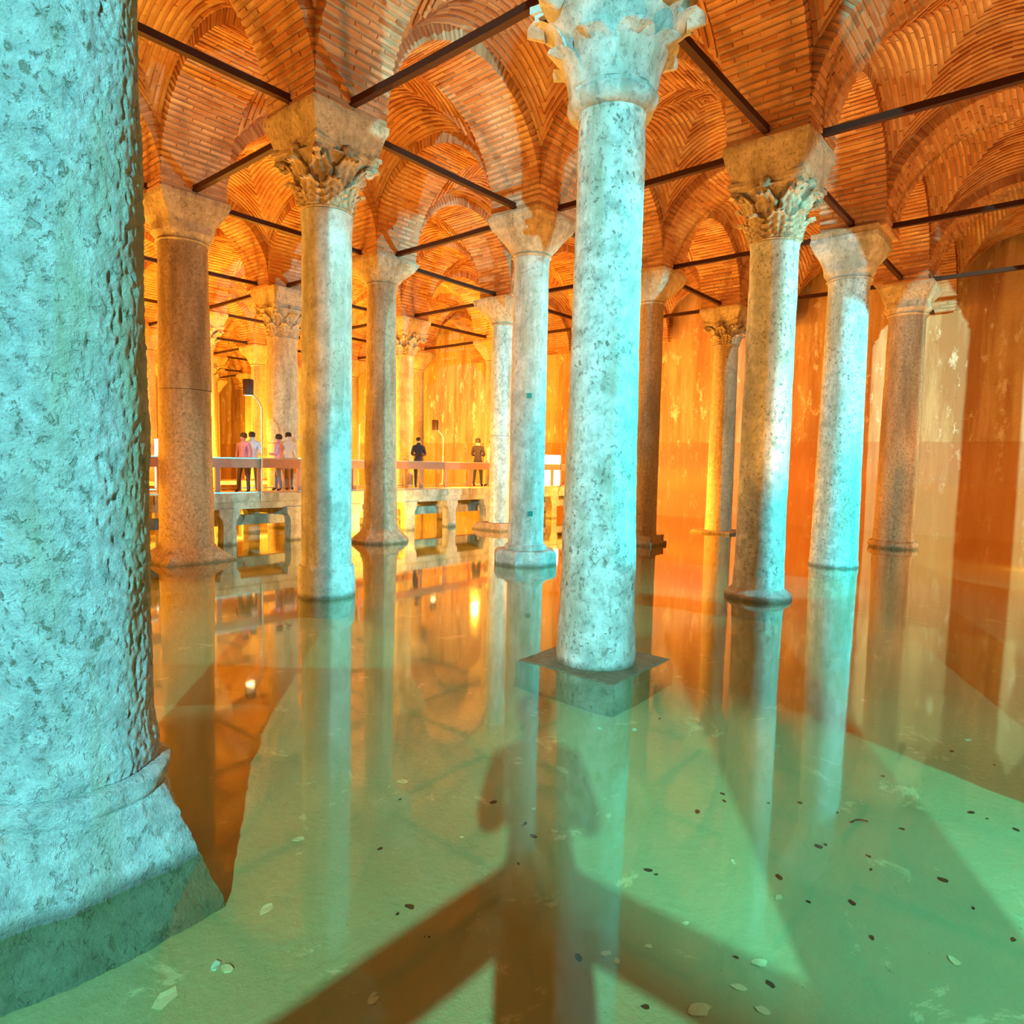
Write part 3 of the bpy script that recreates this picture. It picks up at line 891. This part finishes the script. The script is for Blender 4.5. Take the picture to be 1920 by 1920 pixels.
FL = {(1, 5): 'distant red orange column at far left beyond the railing', (1, 4): 'distant column half hidden behind the stout orange one',
      (3, 3): 'distant column at the right end of the walkway wall'}
for i in range(-2, 4):
    for j in range(-2, 10):
        if (i, j) in WHO or (i == -2 and j > 2): continue
        if (i, j) in ((-2, -1),): continue
        ty = far.get((i, j), 'c' if (i * 3 + j) % 4 == 0 else 'p')
        if (i, j) in FL: far_column(i, j, ty, FL[(i, j)], None)
        elif j < 1 or i < 0: far_column(i, j, 'p', 'plain column beside or behind the viewer', 'unseen columns', (-1.2, -.89) if (i, j) == (-1, -1) else (0, 0))  # the offset one is unseen, moved off-grid to shade the leafy column
        else: far_column(i, j, ty, 'distant column in the yellow lit rows behind the walkway', 'distant columns')

# ---------------------------------------------------------------- walkway
ZD = -0.92
YF, YK = 11.12, 13.45


def ray_x(px, y, z=0.0):
    """world x where the photograph's column of pixels px crosses the line of depth y"""
    a = (px - 960) / 1250.83
    dx = math.cos(_yaw) * a - math.sin(_yaw); dy = math.sin(_yaw) * a + math.cos(_yaw)
    return CAM[0] + dx * (y - CAM[1]) / dy


W_ = empty('walkway', (0, YF, 0)); tag(W_, 'raised concrete walkway with stone piers crossing behind the columns', 'walkway')
x0w, x1w = -12.0, XW - 0.05
m = MB()
xx = x0w
while xx < x1w:
    x2 = min(xx + 2.4, x1w); 
    o = mobj('deck_slab', MB().box(xx + .008, x2 - .008, 0, YK - YF, ZD - .13, ZD).me('deck_slab', M_DECK), W_)
    o = mobj('kerb', MB().box(xx + .01, x2 - .01, -.05, .10, ZD - .14, ZD + .05, .008).me('kerb', M_CONC), W_)
    xx = x2
mobj('edge_beam', MB().box(x0w, x1w, .02, .24, ZD - .31, ZD - .14).me('edge_beam', M_CONC), W_)
mobj('edge_beam', MB().box(x0w, x1w, YK - YF - .24, YK - YF - .02, ZD - .31, ZD - .14).me('edge_beam', M_CONC), W_)
mobj('cross_beam', MB().box(x0w, x1w, .55, .75, -1.66, -1.42).me('cross_beam', M_CONC), W_)
pxs = [ray_x(p, YF + .1) for p in (255, 425, 550, 660, 765, 843, 912, 1035)] + [-3.2, -6, -8.8, 16.6]
for x in pxs:
    for yy, sg in ((.13, 1), (YK - YF - .13, -1)):
        prof = [(-.19, Z0), (-.16, -2.0), (-.15, -1.6), (-.17, -1.48), (-.24, -1.38), (-.25, ZD - .30), (.25, ZD - .30), (.24, -1.38), (.17, -1.48), (.15, -1.6), (.16, -2.0), (.19, Z0)]
        n = len(prof); v = [(p[0], -.14, p[1]) for p in prof] + [(p[0], .14, p[1]) for p in prof]
        f = [tuple(range(n)), tuple(range(2 * n - 1, n - 1, -1))] + [((k + 1) % n, k, k + n, (k + 1) % n + n) for k in range(n)]
        o = mobj('support_pier', mesh('support_pier', v, f, M_CONC), W_, (x, yy, 0))
    mobj('cap_beam', MB().box(-.13, .13, .1, YK - YF - .1, -1.45, -1.25).me('cap_beam', M_CONC), W_, (x, 0, 0))


def railing(y, posts, label, flip=1):
    t = empty('railing', (0, y, ZD)); tag(t, label, 'railing')
    x0, x1 = -11.5, XW - .1
    mobj('handrail', MB().box(x0, x1, -.04, .03, .66, .87).me('handrail', M_RAIL), t)
    mobj('top_strip', MB().box(x0, x1, -.05, .05, .872, .895).me('top_strip', M_STEEL), t)
    mobj('bottom_rail', MB().box(x0, x1, -.02, .02, .06, .09).me('bottom_rail', M_STEEL), t)
    for x in posts:
        o = mobj('post', MB().box(-.055, .055, .04 * flip - .03, .04 * flip + .03, 0, .80).box(-.055, .11, .04 * flip - .028, .04 * flip + .028, .76, .80).me('post', M_RAIL), t, (x, 0, 0))
    return t


fp = [ray_x(p, YF + .05) for p in (300, 409, 488, 562, 665, 735, 791, 837, 883, 1040)]
sp = fp[8] - fp[7]
allp = [p for p in fp[:4]] + [fp[4] , fp[5]] + fp[6:9] + [fp[8] + sp * k for k in (1, 2, 3, 4, 5, 6)]
allp += [fp[0] - 1.15 * k for k in range(1, 8)]
railing(YF + .07, sorted(set(round(p, 2) for p in allp)), 'reddish wooden railing along the near edge of the walkway')
bp = [ray_x(p, YK - .1) for p in (806, 828, 859)]
railing(YK - .07, [-10 + 1.45 * k for k in range(20)], 'reddish railing along the far edge of the walkway', -1)

# a second walkway far left beyond the first one
W2 = empty('walkway', (0, 20.6, 0)); tag(W2, 'second distant walkway beyond the near one at the left', 'walkway')
mobj('deck_slab', MB().box(-6, 12, 0, 1.8, ZD - .15, ZD).me('deck_slab', M_DECK), W2)
for k in range(9):
    mobj('support_pier', MB().box(-.15, .15, .1, .4, Z0, ZD - .15).me('support_pier', M_CONC), W2, (-5.5 + 2.1 * k, 0, 0))
t = empty('railing', (0, 20.6, ZD)); tag(t, 'distant railing of the second walkway at the left', 'railing')
mobj('handrail', MB().box(-6, 12, -.03, .03, .70, .88).me('handrail', M_RAIL), t)
for k in range(13): mobj('post', MB().box(-.04, .04, -.03, .03, 0, .70).me('post', M_RAIL), t, (-5.8 + 1.45 * k, 0, 0))

# near walkway corner at the viewer's feet (below the frame; it throws the crossing shadows on the pool bed)
PCX, PCY = -5.80, -3.88
RT = -0.65                    # top of the near handrail
Wn = empty('walkway', (PCX, PCY, 0)); tag(Wn, 'corner of the walkway under the viewer, its railing shadow crosses the pool bed', 'walkway')
mobj('deck_slab', MB().box(-6.5, -.05, -1.9, -.05, -1.74, -1.60).me('deck_slab', M_DECK), Wn)
mobj('deck_slab', MB().box(-1.9, -.05, -8.5, -1.92, -1.74, -1.60).me('deck_slab', M_DECK), Wn)
for (x, y) in ((-.3, -.3), (-3.2, -.3), (-6.2, -.3), (-.3, -3.6), (-.3, -7)):
    mobj('support_pier', MB().box(-.14, .14, -.14, .14, Z0, -1.74).me('support_pier', M_CONC), Wn, (x, y, 0))
t = empty('railing', (PCX, PCY, -1.60)); tag(t, 'railing corner just below the viewer', 'railing')
hr = RT + 1.60
mobj('handrail', MB().box(-6.5, 0, -.05, 0, hr - .21, hr).me('handrail', M_RAIL), t)
mobj('handrail', MB().box(-.05, 0, -8.5, -.06, hr - .21, hr).me('handrail', M_RAIL), t)
mobj('post', MB().box(-.10, .0, -.10, -.0, 0, hr - .21).me('post', M_RAIL), t)
for k in range(1, 5):
    mobj('post', MB().box(-.05, .05, -.06, 0, 0, hr - .21).me('post', M_RAIL), t, (-1.5 * k, 0, 0))
    mobj('post', MB().box(-.06, 0, -.05, .05, 0, hr - .21).me('post', M_RAIL), t, (0, -1.5 * k, 0))

# ---------------------------------------------------------------- lamps on the walkway
def shade_mesh():
    v, f = loft([(0, .125, 0), (.0, .118, 0), (.05, .118, 0), (.36, .125, 0), (.38, .11, 0), (.38, .03, 0)], 24)
    return mesh('lamp_shade', v, f[:-2] + [f[-1]], M_SHADE, True, 40)


def lampost(px, y, z_sh, side, label, lit=True, scale=1.0):
    """pole rises to the can's lower rim and bends towards it; side = -1 when the can hangs left of the pole"""
    x = ray_x(px, y)
    t = empty('lamp_post', (x, y, ZD)); tag(t, label, 'lamp')
    rx, ry = math.cos(_yaw) * side, math.sin(_yaw) * side
    zb = z_sh - ZD
    mobj('base_plate', MB().box(-.07, .07, -.07, .07, 0.05, .065).me('base_plate', M_STEEL), t)
    m = MB(); m.tube([(0, 0, .06), (0, 0, zb - .55), (0, 0, zb - .30), (rx * .05, ry * .05, zb - .16), (rx * .17, ry * .17, zb - .02), (rx * .19, ry * .19, zb + .02)], .022, 10)
    mobj('pole', m.me('pole', M_STEEL, True, 60), t)
    s = mobj('lamp_shade', shade_mesh(), t, (rx * .31, ry * .31, zb))
    if lit:
        v, f = loft([(.01, .10, 0), (.03, .105, 0)], 20); mobj('bulb', mesh('bulb', v, f, M_BULB, True, 40), s)
        lamp('lamp_light', 'SPOT', (x + rx * .31, y + ry * .31, z_sh - .03), 110, (1, .55, .2), .08, (x + rx * .31, y + ry * .31, -3), 130, .5)
    return t


def z_at(py, px, y):
    # height of pixel row py at the vertical plane through ray_x(px, y)
    x = ray_x(px, y); dep = (x - CAM[0]) * -math.sin(_yaw) + (y - CAM[1]) * math.cos(_yaw)
    a = (px - 960) / 1250.83; b = (py - 960) / 1250.83
    vv = -math.sin(_rol) * a + math.cos(_rol) * b
    c, s = math.cos(_pit), math.sin(_pit)
    return (-s - c * vv) / (c - s * vv) * dep


lampost(490, YF + .02, z_at(740, 470, YF), -1, 'lit can lamp on a thin bent pole at the walkway edge, leftmost')
lampost(672, YK + .4, z_at(781, 682, YK + .4), 1, 'can lamp on a white lit pole just left of the flared base column')
lampost(829, YK + .9, z_at(806, 814, YK + .9), -1, 'can lamp on a bent pole in front of the yellow wall')
lampost(567, YK + .5, z_at(813, 560, YK + .5), -1, 'small can lamp peeping out left of the half pale blue column')
# tall thin pole with a bracket near the centre column
xg = ray_x(1051, YF)
t = empty('light_mast', (xg, YF + .02, ZD)); tag(t, 'tall thin mast with bracket arm left of the centre column', 'mast')
zt_ = z_at(768, 1051, YF) - ZD
mobj('pole', MB().tube([(0, 0, .05), (0, 0, zt_)], .03, 8).me('pole', M_RAIL), t)
ax_, ay_ = math.cos(_yaw), math.sin(_yaw)
mobj('bracket_arm', MB().tube([(0, 0, zt_ - .02), (ax_ * .5, ay_ * .5, zt_ + .12)], .025, 8).tube([(ax_ * .1, ay_ * .1, zt_), (ax_ * .2, ay_ * .2, zt_ - .10), (ax_ * .3, ay_ * .3, zt_ + .02)], .012, 6).me('bracket_arm', M_RAIL), t)
mobj('hanging_lamp', MB().tube([(ax_ * .38, ay_ * .38, zt_ + .05), (ax_ * .38, ay_ * .38, zt_ - .22)], [.02, .05], 8).me('hanging_lamp', M_SHADE), t)

# backlit panels glowing behind the railing
for px, y, w_, h_, lab in ((305, 15.4, .22, 1.35, 'glowing white panel left of the stout orange column'), (553, 15.6, .18, .9, 'glowing white panel left of the half pale blue column'),
                           (1030, 12.9, .45, 1.25, 'tall glowing white panel seen right of the plain-headed column')):
    x = ray_x(px, y)
    t = empty('lightbox', (x, y, ZD), _yaw); tag(t, lab, 'panel')
    zz = 0.0 if y < YK else ZW - ZD - .2
    mobj('panel_frame', MB().box(-w_ - .03, w_ + .03, .0, .08, zz, h_ + .03).me('panel_frame', M_STEEL), t)
    mobj('glowing_face', MB().box(-w_, w_, -.02, .0, .02, h_).me('glowing_face', M_PANEL), t)

# ---------------------------------------------------------------- people
def cloth_mat(name, top, legs, skin=(0.55, 0.32, 0.22)):
    t = NT(name); tc = t.n('ShaderNodeTexCoord'); sx = t.n('ShaderNodeSeparateXYZ'); t.l(tc.outputs['Object'], sx.inputs[0])
    g1 = t.math('GREATER_THAN', sx.outputs['Z'], 0.90); g2 = t.math('GREATER_THAN', sx.outputs['Z'], 1.50); g3 = t.math('LESS_THAN', sx.outputs['Z'], 0.09)
    c = t.mix(g1, legs, top); c = t.mix(g2, c, skin); c = t.mix(g3, c, (0.03, 0.02, 0.02))
    return t.bsdf(c, 0.85, t.bump(t.noise(30, 3), .3, .01))


M_HAIR = plain('dark_hair', (0.035, 0.02, 0.015), 0.6)
M_SKIN = plain('skin', (0.55, 0.32, 0.22), 0.6, 0, 20, .1)


def person(x, y, face, mat, label, h=1.74, arms='down', stride=0.10):
    k = h / 1.74
    V = []; R = []; E = []
    def vtx(p, r, prev=None):
        V.append(tuple(q * k for q in p)); R.append(r * k)
        if prev is not None: E.append((prev, len(V) - 1))
        return len(V) - 1
    pel = vtx((0, 0, .96), .145); wa = vtx((0, 0, 1.10), .135, pel); ch = vtx((0, .01, 1.28), .155, wa); sh = vtx((0, 0, 1.42), .12, ch)
    nk = vtx((0, .0, 1.51), .055, sh); hb = vtx((0, .02, 1.58), .082, nk); ht = vtx((0, .01, 1.67), .088, hb)
    for s in (-1, 1):
        hp = vtx((s * .09, 0, .88), .10, pel); kn = vtx((s * .10, stride * s * .6 + .02, .50), .065, hp); an = vtx((s * .11, stride * s, .10), .045, kn)
        ft = vtx((s * .12, stride * s + .13, .04), .04, an)
        so = vtx((s * .17, 0, 1.41), .075, sh)
        if arms == 'down':
            el = vtx((s * .23, -.02, 1.14), .052, so); wr = vtx((s * .24, .06, .90), .036, el); ha = vtx((s * .24, .08, .83), .036, wr)
        else:
            el = vtx((s * .24, .02, 1.15), .052, so); wr = vtx((s * .10, .22, 1.14), .036, el); ha = vtx((s * .05, .24, 1.16), .036, wr)
        for q in range(4):
            vtx((s * (.24 if arms == 'down' else .03) + (q - 1.5) * .016, (.085 if arms == 'down' else .27) + .01 * (q % 2), (.76 if arms == 'down' else 1.17)), .010, ha)
    me = D.meshes.new('body'); me.from_pydata(V, E, []); me.materials.append(mat)
    o = D.objects.new('person', me); COL.objects.link(o); o.location = (x, y, ZD + .003); o.rotation_euler = (0, 0, face)
    sk = o.modifiers.new('skin', 'SKIN'); 
    for i, r in enumerate(R):
        me.skin_vertices[0].data[i].radius = (r, r * (.72 if i in (1, 2, 3) else 1))
    me.skin_vertices[0].data[0].use_root = True
    ss = o.modifiers.new('sub', 'SUBSURF'); ss.levels = 1; ss.render_levels = 1
    tag(o, label, 'person')
    hv, hf = loft([(1.60, .088, 0), (1.66, .100, 0), (1.72, .092, 0), (1.76, .05, 0)], 16, .01, 8, x)
    hr = mobj('hair', mesh('hair', [(a * k, (b * 1.08 - .018) * k, c * k) for a, b, c in hv], hf, M_HAIR, True, 60), o)
    mobj('nose', MB().tube([(0, .095 * k, 1.63 * k), (0, .118 * k, 1.60 * k), (0, .095 * k, 1.59 * k)], [.008, .014, .01], 6).me('nose', M_SKIN, True), o)
    return o


CM = [cloth_mat('dark_jacket', (.035, .02, .025), (.03, .03, .05)), cloth_mat('pink_top', (.55, .25, .38), (.12, .12, .22)), cloth_mat('pale_blue_top', (.42, .45, .62), (.10, .09, .12)),
      cloth_mat('violet_top', (.34, .18, .36), (.06, .05, .08)), cloth_mat('white_top', (.65, .6, .55), (.2, .15, .12))]
person(ray_x(894, 12.9), 12.9, -1.2, CM[0], 'person in dark jacket standing on the walkway before the yellow wall', 1.74, 'front')
person(ray_x(919, 12.7), 12.7, 1.3, CM[4], 'person in pale top half hidden by the grey column, by the dark figure', 1.70)
person(ray_x(783, 12.95), 12.95, 2.6, CM[0], 'dark figure beside the slim pale column on the walkway', 1.66, 'front')
person(ray_x(456, 12.3), 12.3, 2.0, CM[3], 'person in violet top behind the railing near the leftmost lamp', 1.50)
person(ray_x(472, 12.9), 12.9, -.6, CM[2], 'person in pale blue top right behind the leftmost lamp pole', 1.56, 'front')
person(ray_x(521, 12.6), 12.6, .8, CM[1], 'person in pink top between the leftmost lamp and the half pale blue column', 1.52, 'front')
person(ray_x(540, 13.0), 13.0, 2.9, CM[4], 'person in white top closest to the half pale blue column', 1.6)

_zd = ZD; ZD = -1.58
person(-6.12, -4.20, math.atan2(.633, .774) - math.pi / 2, CM[0], 'photographer at the railing corner, in the photo only as a shadow on the pool bed', 1.78, 'front')
ZD = _zd
# ---------------------------------------------------------------- things on the pool bed
def bed_z(x, y): return ZF + 0.035 * noise.noise(Vector((x * 0.6, y * 0.6, 0))) + 0.012 * noise.noise(Vector((x * 3, y * 3, 4)))


def on_bed(px, py):
    a = (px - 960) / 1250.83; b = (py - 960) / 1250.83
    u = math.cos(_rol) * a + math.sin(_rol) * b; vv = -math.sin(_rol) * a + math.cos(_rol) * b
    c, s = math.cos(_pit), math.sin(_pit); fy = c - s * vv; z = -s - c * vv
    t = ZF / z
    return CAM[0] + (u * math.cos(_yaw) - fy * math.sin(_yaw)) * t, CAM[1] + (u * math.sin(_yaw) + fy * math.cos(_yaw)) * t


def flake(name, px, py, size, mat, label, cat, group=None, seed=0):
    x, y = on_bed(px, py); r = random.Random(seed); n = 10
    top = []; 
    for k in range(n):
        a = 2 * math.pi * k / n; q = size * r.uniform(.70, 1.0); top.append((q * math.cos(a), q * math.sin(a) * .6, .008 + .002 * math.sin(a * 2)))
    v = top + [(p[0] * .9, p[1] * .9, 0.0) for p in top]
    f = [tuple(range(n))] + [tuple(range(2 * n - 1, n - 1, -1))] + [((k + 1) % n, k, k + n, (k + 1) % n + n) for k in range(n)]
    o = mobj(name, mesh(name, v, f, mat), None, (x, y, bed_z(x, y) - .004), r.uniform(0, 3.1))
    tag(o, label, cat, group)
    return o


DK = [(750, 1500), (712, 1590), (768, 1700), (745, 1713), (800, 1756), (925, 1505), (972, 1622), (985, 1548), (1000, 1570), (1237, 1346), (1358, 1503), (1308, 1523), (1441, 1510), (1500, 1510),
      (1535, 1590), (1548, 1587), (1628, 1608), (1820, 1528), (1850, 1540), (1905, 1562), (1768, 1654), (1825, 1704), (1900, 1760), (1462, 1645), (1230, 1640), (1355, 1490), (1215, 1632), (1633, 1632), (1635, 1756), (1598, 1692),
      (1570, 1530), (1655, 1455), (1785, 1404), (1380, 1790), (1690, 1560), (1085, 1790), (1516, 1690), (1210, 1880), (1445, 1840), (1865, 1430)]
for k, (px, py) in enumerate(DK):
    flake('dead_leaf', px, py, .014 + .008 * (k % 3), M_LEAFD, 'small dark dead leaf lying on the pool bed', 'leaf', 'dead leaves on the pool bed', k)
PL = [(500, 1700, .07), (425, 1815, .05), (310, 1870, .09), (700, 1870, .05), (560, 1570, .05), (755, 1465, .06), (1385, 1845, .05), (1215, 1770, .03), (1425, 1800, .06), (1135, 1783, .04), (1157, 1797, .03),
      (1375, 1616, .03), (1460, 1682, .04), (1285, 1728, .03), (1310, 1890, .08), (1430, 1890, .05), (1272, 1270, .05), (1790, 1800, .05), (1000, 1520, .03), (865, 1570, .02)]
for k, (px, py, s_) in enumerate(PL):
    flake('plaster_flake', px, py, s_ * .8, M_PALE, 'pale ragged flake of plaster on the pool bed', 'flake', 'pale flakes on the pool bed', 50 + k)
for px, py, lab in ((1190, 1366, 'shiny scrap of litter below the centre column slab'), (1815, 1384, 'bright cyan scrap of litter near the right edge of the pool bed'),
                    (1125, 1361, 'thin pale scrap on the mirror image of the centre column'), (405, 1810, 'small cyan scrap on the pool bed near the huge column')):
    flake('litter_scrap', px, py, .035, M_CYAN, lab, 'litter', None, px)
x, y = on_bed(1615, 1553)
pts = [(math.cos(a) * .06, math.sin(a) * .045, .01) for a in np.linspace(0.2, 2.6, 9)]
o = mobj('red_string', MB().tube(pts, .004, 6).me('red_string', M_RED), None, (x, y, bed_z(x, y)), -.6); tag(o, 'curved bit of red string on the pool bed at the right', 'string')
